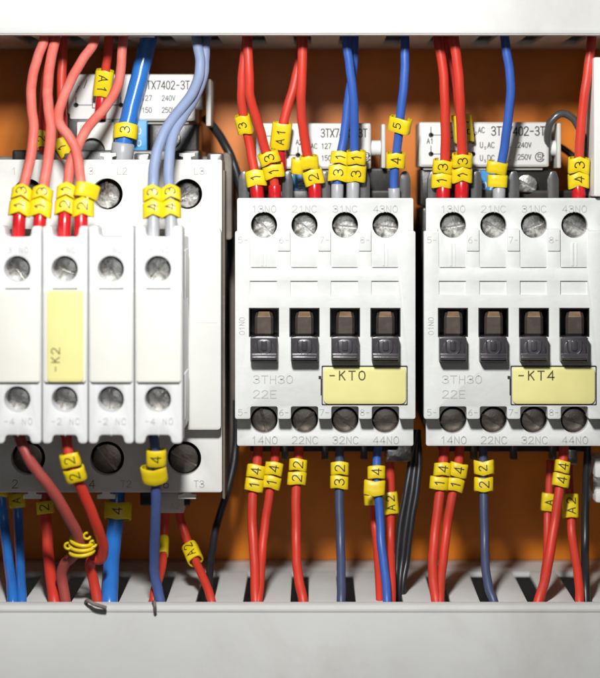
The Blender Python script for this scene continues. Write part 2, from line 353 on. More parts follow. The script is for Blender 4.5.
# ------------------------------------------------------------------ small relays with four levers
CX = [264, 304.5, 345, 385.5]
def relay(dx, name_text, label, angs):
    X = lambda v: v + dx
    t = thing('contactor_relay', (325 + dx, 446, -20), label, 'relay', 'relays with four levers side by side')
    hs = MB()
    A = rrect(X(237), X(413.5), 198, 446, 2)
    holes = [circ(X(c), 225, 13) for c in CX] + [circ(X(c), 420, 13.6) for c in CX] + [rrect(X(c - 14.5), X(c + 14.5), 309, 336, 0) for c in CX]
    hs.plate(A, holes, -31, -20, .7)
    def conv(pts): return pts
    # raised face with tabs, notches, pockets and lever windows
    out = [(235, 231)]
    for c in CX: out += [(c - 14, 231), (c - 14, 268), (c + 13.6, 268), (c + 13.6, 231)]
    out += [(415.5, 231), (415.5, 419)]
    for c in reversed(CX): out += [(c + 13.6, 419), (c + 13.6, 406.5), (c - 13.6, 406.5), (c - 13.6, 419)]
    out += [(235, 419)]
    out = soft([(X(a_), b_) for a_, b_ in out], 2.2, 3)
    holes = [rrect(X(c - 14), X(c + 13), 281, 294.5, 0) for c in CX] + [rrect(X(c - 15), X(c + 15), 308, 337, 0) for c in CX]
    hs.plate(out, holes, -20.5, 0, .55)
    for c in CX:
        hs.box(X(c - 16), X(c + 15), 279, 297, -18, -2.4)
        col = [(c - 13, 268)] + [(c - 14.6, 229)] + [(c + 13 * math.cos(math.radians(q)), 225 + 13 * math.sin(math.radians(q))) for q in range(160, 19, -10)] + [(c + 14.4, 229), (c + 14.4, 267.2)]
        col[0] = (c - 14.6, 267.2)
        hs.plate([(X(a_), b_) for a_, b_ in col], [], -20.2, -1.5, .4)
    for c in (CX[0], CX[3]):
        hs.box(X(c - 3), X(c - .8), 243, 266, -3, -.7, .3); hs.box(X(c + 1.2), X(c + 2.6), 243, 266, -3, -.9, .3)
    for a_, b_ in zip(CX, CX[1:]):
        hs.box(X(a_ + 14), X(b_ - 14.4), 229, 251, -20, 1.6, .5)
    hs.build('housing', M['housing'], t)
    for c in CX:                                        # clamp cages behind the screw holes
        for yy, r_ in ((225, 13.3), (420, 13.9)):
            wc = MB(); wc.cyl(X(c), yy, r_, -60, -30.5, 36, cap0=True, cap1=False, flip=True); wc.build('screw_well', M['well'], t, fix=False)
    rb = MB()
    rb.box(X(240), X(411), 203, 441, PZ + 2, -61, 2)
    rb.box(X(238), X(249), 200, 444, -70, -31.5, 1); rb.box(X(401), X(413), 200, 444, -70, -31.5, 1); rb.box(X(249), X(401), 240, 304, -70, -31.5, 1); rb.box(X(249), X(401), 340, 404, -70, -31.5, 1)
    g0 = W(X(235.5), 430, -20); g1 = W(X(414), 208, -20); rb.wbox(g0.x, g1.x, g0.z, g1.z, -200, -62, 2); rb.wbox(g0.x + 1.5, g1.x - 1, g0.z - 8, g1.z + 4, -62.5, -31.5, .5) if False else None
    rb.box(X(246), X(404), 190, 204, -120, -70, 2); rb.box(X(250), X(400), 440, 452, -130, -60, 2)
    rb.build('rear_housing', M['rearblack'], t)
    for i, c in enumerate([244, 287.5, 325, 364.5, 405]):   # smoky walls between the terminals
        rib = MB(); rib.plate(soft([(X(c - 5.5), 204), (X(c - 5.5), 178), (X(c - 2.5), 171), (X(c + 3), 171), (X(c + 5.5), 179), (X(c + 5.5), 204)], 2.5), [], -56, -46, .8); rib.build('terminal_wall', M['rib'], t)
    for c in (285, 325, 364): rib = MB(); rib.box(X(c - 3.5), X(c + 3.5), 440, 460, -60, -46, 1); rib.build('terminal_wall', M['rib'], t)
    for i, c in enumerate(CX):
        screw(t, X(c), 226.5, 12.2, -45, angs[i], M['steel'])
        screw(t, X(c), 421, 12.6, -37, angs[4 + i], M['steelbrown'])
    for i, c in enumerate(CX):
        ln = MB()                                       # dark well behind each lever
        x0, x1, y0, y1 = X(c - 14.9), X(c + 14.9), 308.1, 336.9
        a_ = W(x0, y1, -.8); b_ = W(x1, y0, -.8)
        ln.wbox(a_.x, b_.x, a_.z, b_.z, -60, -52); ln.wbox(a_.x, a_.x + .9, a_.z, b_.z, -52, -.8); ln.wbox(b_.x - .9, b_.x, a_.z, b_.z, -52, -.8)
        ln.wbox(a_.x + .9, b_.x - .9, b_.z - .9, b_.z, -52, -.8); ln.wbox(a_.x + .9, b_.x - .9, a_.z, a_.z + .9, -52, -.8)
        ln.build('lever_well', M['black'], t, smooth=0)
        lv = MB(); jx = random.uniform(-.5, .5); xl, xr = X(c - 9 + jx), X(c + 9.5 + jx)
        prof = [(310.8, -16, 2.2), (311.6, -6, 1.4), (316.4, 1.5, .3), (318, 2.6, 0), (333.5, 2.6, 0), (336.4, -1, .4), (336.6, -48, .4)]
        def ring(y, zf, e):
            return [W(xl + e, y, -50), W(xl + e, y, zf - 4.5), W(xl + e + 2.6, y, zf), W(xr - e - 2.6, y, zf), W(xr - e, y, zf - 4.5), W(xr - e, y, -50)]
        R_ = [ring(*q) for q in prof]; vs = sum(R_, []); m_ = len(R_)
        lv.add(vs, [(a * 6 + k, a * 6 + k + 1, a * 6 + k + 7, a * 6 + k + 6) for a in range(m_ - 1) for k in range(5)] + [tuple(range(5, -1, -1))])
        lo_ = lv.build('lever', M['lever'], t, smooth=20)
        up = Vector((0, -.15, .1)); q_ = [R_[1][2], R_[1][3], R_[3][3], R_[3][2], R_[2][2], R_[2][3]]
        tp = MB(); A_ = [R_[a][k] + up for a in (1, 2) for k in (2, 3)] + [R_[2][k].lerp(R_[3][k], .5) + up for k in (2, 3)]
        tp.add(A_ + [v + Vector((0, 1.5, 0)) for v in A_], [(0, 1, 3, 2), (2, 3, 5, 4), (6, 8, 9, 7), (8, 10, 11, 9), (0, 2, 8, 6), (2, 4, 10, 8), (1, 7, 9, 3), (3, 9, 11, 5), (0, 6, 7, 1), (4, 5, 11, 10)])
        tp.build('lever_highlight', M['leverglint'], lo_, smooth=0)  # thin added piece on the bevel, carrying the painted highlight
        cl = MB()                                       # clip under the lever
        xa, xb = X(c - 13.7), X(c + 13.7)
        cl.plate(soft([(xa, 337.6), (X(c - 8), 336.6), (X(c + 8), 336.6), (xb, 337.6), (xb, 362), (xa, 362)], 1.2), [], .4, 13, .7)
        arch = [(X(c - 12), 358), (X(c - 11.5), 346), (X(c - 6), 339.6), (X(c + 6), 339.6), (X(c + 11.5), 346), (X(c + 12), 358)]
        arch = soft(arch, 4)
        cl.plate(arch, [], 12.5, 15.5, .8)
        ring = circ(X(c), 347.5, 7, 20, 0, 180)
        mbp = [W(x_, y_, 15.8) for x_, y_ in [(X(c + 7), 341)] + ring + [(X(c - 7), 341)]]
        cl.tube(mbp, .9, 6)
        cl.plate(rrect(X(c - 3), X(c + 3), 340.5, 351, 2), [], 15, 17, .6)
        cl.box(xa + .5, xb - .5, 353.6, 361.6, 12, 16.8, .8)
        cl.box(xa + 1, xb - 1, 356.5, 360, 16, 20, .9)
        cl.build('lever_clip', M['clip'], t)
    fr = MB(); fr.plate(rrect(X(321.6), X(407.6), 365.6, 405, 1), [rrect(X(322.6), X(406.6), 366.7, 404.2, 1)], -.1, .9, .2)
    fr.box(X(318.6), X(321.2), 376, 378.6, -.2, 1.2); fr.box(X(320.6), X(321.5), 378.7, 395, -.2, 1.0)
    fr.build('name_plate_frame', M['slot'], t)
    npz = MB(); npz.plate(rrect(X(323.4), X(406), 367.2, 404, 5), [], .3, 2.2, .5); npo = npz.build('name_plate', M['plateyellow'], t)
    text('lettering', name_text, X(329), 375.5, 2.2, 8.6, M['brownink'], npo, 1.25, gap=2.3, wf=1.1, center=False)
    gm = MB()
    def join(sv, x, y, z, h, rot=0, wd=None, wf=1.0, gap=1.3):
        sts, wdt = strokes(sv, h, gap, wf); ox = wdt / 2
        f = (lambda u, v, l: W(x - (v - h / 2), y - (u - ox), z + l)) if rot else (lambda u, v, l: W(x + u - ox, y - (v - h / 2), z + l))
        ribbons(gm, sts, wd or h * .12, f)
    for c, s_ in zip(CX, ('13NO', '21NC', '31NC', '43NO')): join(s_, X(c), 209, -20, 6.6, wd=.75, wf=1.1)
    for c, s_ in zip(CX, ('14NO', '22NC', '32NC', '44NO')): join(s_, X(c + .5), 440.2, -20, 7, wd=.85, wf=1.1)
    for c, s_ in zip((243, 284, 324.5, 365), '5678'):
        join(s_ + '-', X(c), 240, 0 if c < 250 else 1.6, 6, wd=.6); join(s_ + '-', X(c), 412.5, 0, 6, wd=.75)
    join('3TH30', X(273), 379.5, 0, 7.5, wd=.8, wf=1.25); join('22E', X(265), 394.3, 0, 7.5, wd=.8, wf=1.25)
    join('01NO', X(242), 326, 0, 5.2, rot=1, wd=.55)
    gm.build('printed_marking', M['greyink'], t, smooth=0, fix=False)
    return t
r1 = relay(0, '-KT0', 'white four-lever relay in the middle with a yellow -KT0 name plate', [48, 42, 5, 8, 75, -42, 38, 4])
r2 = relay(189, '-KT4', 'white four-lever relay at the right with a yellow -KT4 name plate', [-10, 30, -22, 30, -6, 28, 38, 18])
def coil_terminal(t, dx, scr, xs, lab):
    bk = MB(); bk.box(xs[0] + dx, xs[1] + dx, 168, 206, -150, -78, 2); o = bk.build('coil_terminal_block', M['black'], t)
    if scr: screw(t, scr, 185, 10.5, -70, 30, M['steel'], name='coil_screw', th=9)
    lb = MB(); lb.box(lab[0], lab[1], lab[2], 206, -90, -74, .8); q = lb.build('blue_label', M['bluelabel'], t)
    return q
q = coil_terminal(r1, 0, None, (288, 398), (293, 315, 168)); text('lettering', 'NN', 302, 186, -74, 8, M['whiteink'], q, .9, rot=90)
q = coil_terminal(r2, 0, 527, (420, 552), (468, 504, 166))
text('lettering', 'V', 477, 174, -74, 8, M['whiteink'], q, .9); text('lettering', '30', 481, 185.5, -74, 7, M['whiteink'], q, 1.0)
text('lettering', '20', 481, 194, -74, 7, M['whiteink'], q, 1.0); text('lettering', '5', 493, 192, -74, 9, M['whiteink'], q, 1.0)
mb = MB(); mb.box(385, 412, 445, 462, -90, -60, 2); mb.build('coil_screw', M['steel'], r1)
mb = MB(); mb.box(566, 578, 445, 465, -90, -60, 2); mb.build('coil_screw', M['steel'], r2)

# ------------------------------------------------------------------ large contactor on the left
t = thing('power_contactor', (100, 492, -14), 'large white contactor at the left, behind four narrow blocks, terminals 2 4 6', 'contactor')
hs = MB()
SCR = [(28, 194, 15), (107, 194, 15.5), (187, 194, 15), (28, 458, 17), (107, 458.5, 17), (184, 458.5, 17)]
hs.plate(rrect(-40, 222, 159.5, 492.5, 2), [circ(a_, b_, c_) for a_, b_, c_ in SCR], -28, -14, .9)
hs.plate(soft([(-40, 229), (221, 229), (221, 430), (-40, 430)], 4), [circ(28, 194, 1, 6)][:0], -14.5, 2, 1.0)
hs.box(196, 217, 322, 323, 1.5, 2.3, .2)
for a_, b_, c_ in SCR: wc = MB(); wc.cyl(a_, b_, c_ + .3, -72, -27, 36, cap1=False, flip=True); wc.build('screw_well', M['well'], t, fix=False)
for x_, y_ in ((108, 153), (187, 153)):
    hs.plate([(x_ - 8, y_), (x_ + 8, y_), (x_ + 8, y_ + 3), (x_ + 4, y_ + 4), (x_ + 4, y_ + 9), (x_ - 4, y_ + 9), (x_ - 4, y_ + 4), (x_ - 8, y_ + 3)], [], -30, -22, .5)
for x_, y_ in ((32, 490), (106, 490), (187, 490)):
    hs.plate([(x_ - 4, y_), (x_ + 4, y_), (x_ + 4, y_ + 4), (x_ + 9, y_ + 5), (x_ + 9, y_ + 9), (x_ - 9, y_ + 9), (x_ - 9, y_ + 5), (x_ - 4, y_ + 4)], [], -32, -24, .5)
hs.build('housing', M['bighousing'], t)
rb = MB(); a_ = W(-40, 498, -29); b_ = W(222.5, 152, -29)
rb.wbox(a_.x, b_.x + 1, a_.z + 12, b_.z - 8, -150, -73, 2); rb.wbox(b_.x - 16, b_.x + 1, a_.z + 12, b_.z - 8, -80, -29, 2); rb.wbox(a_.x, b_.x + 2.5, a_.z, b_.z - 3, PZ + 2, -100, 3); rb.wbox(b_.x - 10, b_.x + 8.5, a_.z + 6, b_.z - 6, PZ + 1, -165, 2)
rb.plate(soft([(221.5, 240), (221.5, 156), (224, 152), (230, 153), (232, 160), (232, 240)], 3), [], -130, -60, 2)
rb.plate(soft([(221.5, 498), (221.5, 170), (225, 170), (225, 500)], 1.5), [], -140, -30, 1)
rb.build('rear_housing', M['brown'], t)
bk = MB(); bk.box(12, 200, 150, 175, -160, -50, 2); bk.box(150, 198, 124, 170, -120, -62, 2); bk.box(66, 122, 112, 170, -140, -66, 2); bk.build('coil_housing', M['black'], t)
for c_ in (42, 72, 142, 215): bk = MB(); bk.box(c_ - 8, c_ + 8, 153, 175, -60, -36, 2); bk.build('terminal_wall', M['rib'], t)
bk = MB(); bk.box(140, 190, 485, 506, -100, -60, 2); bk.build('coil_terminal_base', M['black'], t)
for i, (a_, b_, c_) in enumerate(SCR):
    screw(t, a_, b_ + (1 if i < 3 else 0), c_ - 2.2, -52 if i < 3 else -46, [20, 88, -30, 60, 50, 28][i], M['steel'] if i < 3 else M['steelbrown'], sw=1.6)
cb = MB(); cb.plate(rrect(77, 114, 122, 162, 1.5), [circ(92, 151, 13)], -70, -58, .6); cb.cyl(92, 151, 13.3, -90, -68, cap1=False, flip=True)
co_ = cb.build('coil_terminal_block', M['bighousing'], t); text('lettering', 'A1', 84, 128, -58, 6, M['greyink'], co_, .7)
screw(t, 92, 151, 12, -68, 25, M['steel'], name='coil_screw'); screw(t, 172, 139, 8.5, -58, -60, M['steel'], name='coil_screw')
lb = MB(); lb.box(131, 147, 120, 152, -70, -60, .8); q = lb.build('blue_label', M['bluelabel'], t)
text('lettering', '0', 139, 131, -60, 6, M['whiteink'], q, .8); text('lettering', '0', 139, 143, -60, 6, M['whiteink'], q, .8)
cb = MB(); cb.box(153, 184, 492, 513, -80, -58, 1); q = cb.build('coil_terminal_block', M['suppressor'], t); text('lettering', 'A2', 175, 506, -58, 6, M['greyink'], q, .7)
for s_, x_, y_ in (('2', 15, 484), ('4', 92, 484), ('T2', 126, 484), ('6', 166, 484), ('T3', 199, 484), ('1', 14, 171), ('3', 91, 171), ('L2', 122, 171), ('L3', 199, 171)):
    text('printed_marking', s_, x_, y_, -14, 8 if y_ > 300 and len(s_) == 1 else 6.5, M['midink'] if y_ > 300 and len(s_) == 1 else M['greyink'], t, .8)

# ------------------------------------------------------------------ four auxiliary switch blocks clipped on the contactor
def block(x0, x1, label, tu, td, yel, angs):
    t = thing('auxiliary_switch_block', ((x0 + x1) / 2, 443, 60), label, 'switch block', 'narrow white switch blocks on the large contactor')
    c = (x0 + x1) / 2 + (.5 if x1 < 150 else .2)
    hs = MB()
    out = soft([(x0, 226), (c - 14, 226), (c - 12.5, 237), (c + 12.5, 237), (c + 14, 226), (x1, 226), (x1, 443.5), (c + 13, 443.5), (c + 11.5, 435), (c - 12.5, 435), (c - 14, 443.5), (x0, 443.5)], 3.6, 4)
    hs.plate(out, [circ(c - 1, 269, 13), circ(c - 1, 399.5, 13)], 66, 100, .9)
    w0 = W(x0, 0, 100).x; w1 = W(x1, 0, 100).x; za = W(0, 434, 100).z; zb = W(0, 238, 100).z
    hs.wbox(w0 + 2.0, w1 - .2, za, zb, 3, 21, 2); hs.wbox(w0 + 2, w0 + 6, za, zb, 20, 68, 1); hs.wbox(w1 - 4, w1 - .2, za, zb, 20, 68, 1)
    for q0, q1 in ((238, 254), (285, 384), (415, 434)): hs.wbox(w0 + 6, w1 - 4, W(0, q1, 100).z, W(0, q0, 100).z, 20, 67)
    for yy in (269, 399.5): wc = MB(); wc.cyl(c - 1, yy, 13.2, 20, 97, cap1=False, flip=True); wc.build('screw_well', M['well'], t, fix=False)
    if x1 > 150:
        hs.wbox(w1 - 2, w1 + 1.3, za + 10, za + 55, 20, 70, 1.2); hs.wbox(w1 - 2, w1 + 1.3, zb - 60, zb - 12, 20, 70, 1.2)
    hs.box(c - .5, c, 244, 256, 99.9, 100.25); hs.box(c - .5, c, 414, 436, 99.9, 100.2)
    hs.build('housing', M['aux'], t)
    cp = MB(); cp.plate(rrect(x0 + 1.2, x1 - 1.2, 290, 382.6, 2.5), [], 98, 102.8, 1.1); cp.build('cap', M['cap'], t)
    if not yel or True:
        sl = MB(); sl.box(c - 13, c + 12, 288.2, 289.3, 99.8, 100.4); sl.box(x0 + 3, x1 - 3, 383.4, 384.2, 99.8, 100.3); sl.build('slit', M['slot'], t, smooth=0)
    screw(t, c - .5, 269.5, 12.2, 76, angs[0], M['steel']); screw(t, c - .5, 400, 12.2, 76, angs[1], M['steel'])
    text('printed_marking', tu, c, 250, 100, 5.5, M['greyink'], t, .6, gap=2); text('printed_marking', td, c, 421.5, 100, 6, M['greyink'], t, .7, gap=2)
    if yel:
        np_ = MB(); np_.plate(rrect(x0 + 4.5, x1 - 4, 290.4, 382, 4), [], 102.9, 104.2, .4); q = np_.build('name_plate', M['plateyellow'], t)
        text('lettering', '-K2', c - 10, 360, 104.2, 8, M['brownink'], q, .9, rot=90, gap=2.2, wf=1.1)
block(-6, 41.2, 'outermost left white switch block, marked 4 NO, on the large contactor', '3 NO', '-4 NO', False, [52, 20])
block(42.6, 87.4, 'white switch block with the tall yellow K2 label', '1 NC', '-2 NC', True, [20, 14])
block(88.8, 133.6, 'white switch block with no wires, right of the yellow K2 label', '1 NC', '-2 NC', False, [60, -88])
block(135, 182.2, 'white switch block at the right end of the four, fed by grey-blue wires', '3 NO', '-4 NO', False, [-50, -48])

# ------------------------------------------------------------------ surge suppressors
def suppressor(x0, x1, y0, y1, kn, fl, label, marks, syms, z=-66):
    t = thing('surge_suppressor', ((x0 + x1) / 2, y1, z), label, 'surge suppressor', 'white surge suppressors above the relay coils')
    cs = MB(); cs.box(x0, x1, y0, y1, z - 70, z, 1.6); cs.box(x0 + 4, x1 - 6, y1 - 1, y1 + 3, z - 70, z - 6, 1); cs.build('case', M['suppressor'], t)
    lb = MB(); lb.plate(rrect(x0 + 2, x1 - 2, y0 + 2, y1 - 2, 1.5), [], z - .5, z + .8, .3); q = lb.build('label', M['labelwhite'], t)
    kb = MB(); a_ = W(kn[0], (kn[2] + kn[3]) / 2, z - 12); r_ = (kn[3] - kn[2]) / 2
    kb.tube([a_ + Vector((-8, 0, 0)), a_ + Vector((kn[1] - kn[0], 0, 0))], r_, 20); kb.build('knob', M['labelwhite'], t)
    fb = MB(); fb.box(fl[0], fl[1], fl[2], fl[3], z - 50, z + 4, .9); fb.build('flange', M['suppressor'], t)
    lt = MB()
    for s_, x, y, h, wf, wd in marks:
        sts, wdt = strokes(s_, h, 1.2, wf)
        ribbons(lt, sts, wd, lambda u, v, l: W(x + u, y - (v - h / 2), z + .8 + l))
    for st, wd in syms: ribbons(lt, [st], wd, lambda u, v, l: W(u, v, z + .8 + l))
    lt.build('lettering', M['ink'], q, smooth=0, fix=False)
def dot(x, y, r=1.4): return ([(x + r * math.cos(k * .7), y + r * math.sin(k * .7)) for k in range(10)], 2.2)
def coil(x0, x1, y):
    m = (x0 + x1) / 2
    return [([(x0, y), (m - 6, y)], .7), ([(m - 6, y - 3), (m + 6, y - 3), (m + 6, y + 3), (m - 6, y + 3), (m - 6, y - 3)], .8), ([(m + 6, y), (x1, y)], .7), dot(x0, y), dot(x1, y), ([(x0, y), (x0, y - 8)], .8), ([(x1, y), (x1, y - 8)], .8)]
def csa(x, y): return [([(x + 4.6 * math.cos(a * .5 + .5), y + 4.6 * math.sin(a * .5 + .5)) for a in range(11)], .9), ([(x + 1, y - 2.5), (x - 2, y - 2.5), (x - 2, y), (x + 1, y), (x + 1, y + 2.5), (x - 2, y + 2.5)], .8), ([(x + 2.5, y + 2.5), (x + 2.5, y - 2.5), (x + 4, y - 1.5), (x + 2.5, y)], .8)]
suppressor(68, 195, 74, 121, (196, 203, 95, 110), (206, 211, 79, 126), 'white surge suppressor at the left, behind the thick blue cable',
           [('3TX7402-3T', 142, 85, 8, .7, 1.0), ('127', 142, 98, 5, .8, .65), ('240V', 162, 98, 5, .8, .65), ('150', 142, 110, 5, .8, .65), ('250V', 162, 110, 5, .8, .65)],
           coil(76, 121, 105) + [([(76, 92), (79, 86)], .9), ([(84, 88), (87, 80)], .9), ([(121, 84), (115, 84), (115, 79), (121, 79)], .9)] + csa(186, 112))
suppressor(256, 371, 123, 169, (372, 381, 140, 156), (381.5, 385.5, 124, 168), 'white surge suppressor behind the wires of the KT0 relay',
           [('3TX7402-3T', 321, 133, 8, .68, 1.0), ('AC 127', 311, 146, 5, .8, .65), ('DC 150', 311, 158, 5, .8, .65), ('A2', 296, 142, 5, .8, .7)],
           coil(266, 298, 155) + coil(266, 298, 136)[:2] + csa(366, 157))
suppressor(419, 549, 122, 167, (549, 556, 140, 156), (557, 561, 123, 168), 'white surge suppressor behind the wires of the KT4 relay, beside the dark cable loop',
           [('3TX7402-3T', 491.5, 131, 8.5, .74, 1.1), ('U AC', 471, 130, 5.5, .75, .7), ('U AC', 480, 145, 5.5, .8, .7), ('U DC', 480, 158, 5.5, .8, .7), ('S', 475.5, 133, 2.6, .8, .5), ('S', 484.5, 148, 2.6, .8, .5), ('S', 484.5, 161, 2.6, .8, .5), ('. .', 509, 145, 5, .8, .7), ('240V', 518, 145, 5, .8, .7), ('. .', 509, 158, 5, .8, .7), ('250V', 518, 157, 5, .8, .7), ('A1', 427, 141, 5, .8, .7), ('A2', 469, 141, 5, .8, .7)],
           coil(431, 473, 135) + coil(431, 473, 154) + csa(540, 157))

# ------------------------------------------------------------------ wires, ferrules and clip-on markers
class Path:
    def __init__(s, pts, r):
        s.img = cr([(float(a), float(b), float(c)) for a, b, c in pts], 8)
        jj = random.random() * 9; s.p = [W(*q) + Vector((.2 * math.sin(i * .31 + jj) + .12 * math.sin(i * .83 + jj * 2), 0, 0)) for i, q in enumerate(s.img)]; s.r = r
    def at(s, y):
        for i in range(len(s.img) - 1):
            a, b = s.img[i][1], s.img[i + 1][1]
            if (a - y) * (b - y) <= 0 and a != b:
                f = (y - a) / (b - a); p = s.p[i].lerp(s.p[i + 1], f)
                t = (s.p[min(i + 3, len(s.p) - 1)] - s.p[max(i - 2, 0)]).normalized()
                if t.z < 0: t = -t
                return p, t
        e = min((0, len(s.img) - 1), key=lambda k: abs(s.img[k][1] - y)); t = (s.p[1] - s.p[0]).normalized()
        return s.p[e], t if t.z > 0 else -t
def marker(parent, path, y0, y1, txt, hw=9.6, chev=2.2, rot=1, tilt=0, dx=0, yaw=0, mirror=False, sz=None, edge=0.0):
    p, T = path.at((y0 + y1) / 2)
    T = Matrix.Rotation(math.radians(tilt), 3, 'Y') @ T
    N = Vector((0, -1, 0)); N = (N - T * N.dot(T)).normalized()
    if yaw: N = Matrix.Rotation(math.radians(yaw), 3, T) @ N
    S = N.cross(T).normalized()
    if S.x < 0: S = -S
    r = path.r; a = hw; b = r + 2.4; h = (y1 - y0) / 2; p = p + Vector((dx, 0, 0)) + N * .8
    ex = 2.0 / 2.9
    prm = random.random()
    def surf(ph, sc=0.0):
        c, s_ = math.cos(ph), math.sin(ph)
        return ((a + sc) * math.copysign(abs(s_) ** ex, s_), (b + sc) * math.copysign(abs(c) ** ex, c))
    n = 40; gap = .35; vs = []; fs = []; jr = [random.uniform(-.4, .4) for _ in range(4)]
    rows = [-1, -.9, -.3, .3, .9, 1]
    def pt(ph, row, sc):
        u, d = surf(ph, sc)
        fr = max(0, math.cos(ph))
        ed = chev * (.5 - abs(u) / a) * (1 if d > 0 else .3) + jr[0] * u / a
        pinch = -.5 if abs(row) == 1 else 0
        wv = edge * math.sin(u / a * 2.6 + prm * 5)
        u2, d2 = surf(ph, sc + pinch)
        return p + T * (h * row + ed + wv * abs(row)) + S * u2 + N * d2
    for i in range(n + 1):
        ph = -math.pi + gap + (2 * math.pi - 2 * gap) * i / n
        for k, row in enumerate(rows): vs.append(pt(ph, row, 0))
        for k, row in enumerate(reversed(rows)): vs.append(pt(ph, row, -1.3))
    m = 12
    for i in range(n):
        for k in range(m):
            kk = (k + 1) % m; fs.append((i * m + k, i * m + kk, (i + 1) * m + kk, (i + 1) * m + k))
    fs.append(tuple(range(m))); fs.append(tuple(n * m + k for k in reversed(range(m))))
    mb = MB(); mb.add(vs, fs); o = mb.build('wire_marker', M['yellow'], parent, smooth=50)
    if txt:
        ht = sz or 9.5
        sts, wd = strokes(txt, ht, 3.2 if len(txt) > 1 else 1.3, .95 if len(txt) == 1 else 1.0)
        tb = MB(); lim = a * .985
        def f(u, v, l):
            u -= wd / 2; v -= ht / 2
            if rot == 1: tt, ss = u, -v
            elif rot == -1: tt, ss = -u, v
            else: tt, ss = v, u
            ss = max(-lim, min(lim, ss))
            d = b * max(0, 1 - (abs(ss) / a) ** 2.9) ** (1 / 2.9)
            ed = chev * (.5 - abs(ss) / a)
            return p + T * (tt + ed) + S * ss + N * (d + l * .8)
        ribbons(tb, sts, 1.05, f, .8)
        tb.build('lettering', M['ink'], o, smooth=0, fix=False)
    return o
def wire(name, pts, r, m, label, marks=(), fer=None, group=None, fm=None, coarse=False):
    if group == GB:
        e = lambda y: max(0, min(1, (y - 530) / 72)) ** 1.5
        pts = [(a, b, c + e(b) * (16 - c)) for a, b, c in pts]
    t = thing(name, pts[0], label, 'wire' if 'cable' not in name else 'cable', group)
    P_ = Path(pts, r); mb = MB(); mb.tube(P_.p, r, 14); mb.build('insulation', m, t, smooth=60)
    for q in marks:
        y0, y1, tx = q[:3]; kw = q[3] if len(q) > 3 else {}
        marker(t, P_, y0, y1, tx, **kw)
    if fer:
        y0, y1, fr_ = fer; pa, Ta = P_.at(y0); pb, Tb = P_.at(y1)
        fb = MB(); fb.tube([pa, pa.lerp(pb, .06), pa.lerp(pb, .5), pb], [fr_ * .9, fr_, fr_, fr_ * .97], 18); fb.build('ferrule', M[fm or 'deepred'], t, smooth=50)
    return t
GR = 'wires between the top duct and the terminals'; GB = 'wires between the terminals and the bottom duct'
K = lambda **k: k
# --- left, in front of the contactor
wire('red_wire', [(46, 20, 5), (44, 40, 12), (37, 60, 20), (31.5, 82, 30), (31.5, 105, 40), (33.5, 128, 50), (30, 160, 62), (24, 185, 72), (20, 208, 80), (18, 240, 82)], 5.0, M['palered'],
     'pale red wire with markers 3 and 1, farthest left of all upper wires', [(188, 200, '3', K(hw=10, chev=4.2)), (200.5, 215, '1', K(hw=10.6, chev=4.2))], (214, 238, 6.4), GR)
wire('red_wire', [(56, 20, 0), (55, 40, 8), (50.5, 60, 18), (48, 85, 30), (48, 105, 40), (51, 128, 50), (49.5, 150, 60), (45.5, 175, 70), (42, 200, 78), (38, 240, 82)], 5.2, M['palered'],
     'pale red wire with markers 3 and 1, second from the left above', [(188, 200, '3', K(hw=10, chev=4.2)), (200.5, 216, '1', K(hw=10.8, chev=4.2))], (214, 236, 6.3), GR)
wire('red_wire', [(96, 22, 0), (94, 42, 6), (82.5, 60, 16), (71, 80, 28), (62.5, 100, 38), (58.5, 116, 46), (60.5, 126, 52), (68, 135, 56), (75, 148, 60), (79, 168, 68), (81.5, 190, 75), (80.5, 240, 82)], 4.9, M['palered'],
     'pale red wire with an S bend and a marker 2 under a tilted blank marker', [(184, 198, '', K(hw=12, tilt=14, dx=5, yaw=25, chev=1)), (200, 216, '2', K(hw=10.6, dx=2, chev=4))], (213, 237, 6.6), GR)
wire('red_wire', [(124, 30, -10), (122, 55, -4), (119.5, 78, 4), (114, 94, 12), (104, 109, 22), (93, 121, 32), (84.5, 133, 42), (77, 148, 50), (71, 162, 58), (68, 182, 66), (65.5, 205, 74), (64, 240, 80)], 4.9, M['palered'],
     'pale red wire bending left beneath the blue cable, with markers 1 and 2', [(186, 199, '1', K(hw=9.6, chev=4.2)), (199.5, 214, '2', K(hw=10.2, chev=4.2))], (213, 238, 6.6), GR)
wire('red_wire', [(52, 30, -60), (46, 70, -55), (43, 105, -50), (42, 140, -50), (48, 165, -55)], 4.2, M['red'], 'saturated red wire with a marker 2, behind the two leftmost pale wires', [(130, 147, '2', K(hw=7.5, sz=8))], None, GR)
wire('red_wire', [(63, 30, -50), (62.5, 60, -50), (61.5, 90, -48), (62.5, 125, -48), (62, 165, -55)], 4.9, M['red'], 'saturated red wire with an angled marker, behind the S-bent pale wire', [(137, 156, '1', K(hw=7.5, tilt=-30, sz=8))], None, GR)
wire('red_wire', [(108, 25, -30), (108.5, 45, -35), (106.5, 65, -40), (103, 88, -48), (100, 118, -52)], 4.6, M['red'], 'short red wire with a yellow A1 marker into the left coil terminal', [(69, 96, 'A1', K(hw=9.5, rot=-1, chev=1.5, sz=9))], (97, 118, 6.2), GR)
wire('blue_cable', [(150, 20, -60), (148, 42, -55), (143.5, 60, -52), (138.5, 80, -50), (133.5, 100, -48), (128.5, 120, -46), (124, 140, -44), (121, 165, -44)], 9.0, M['brightblue'],
     'thick glossy blue cable with a marker 3 and a grey ferrule, at the left', [(124, 139, '3', K(hw=12.5, tilt=-8))], (143, 168, 11.6), GR, 'greyferrule')
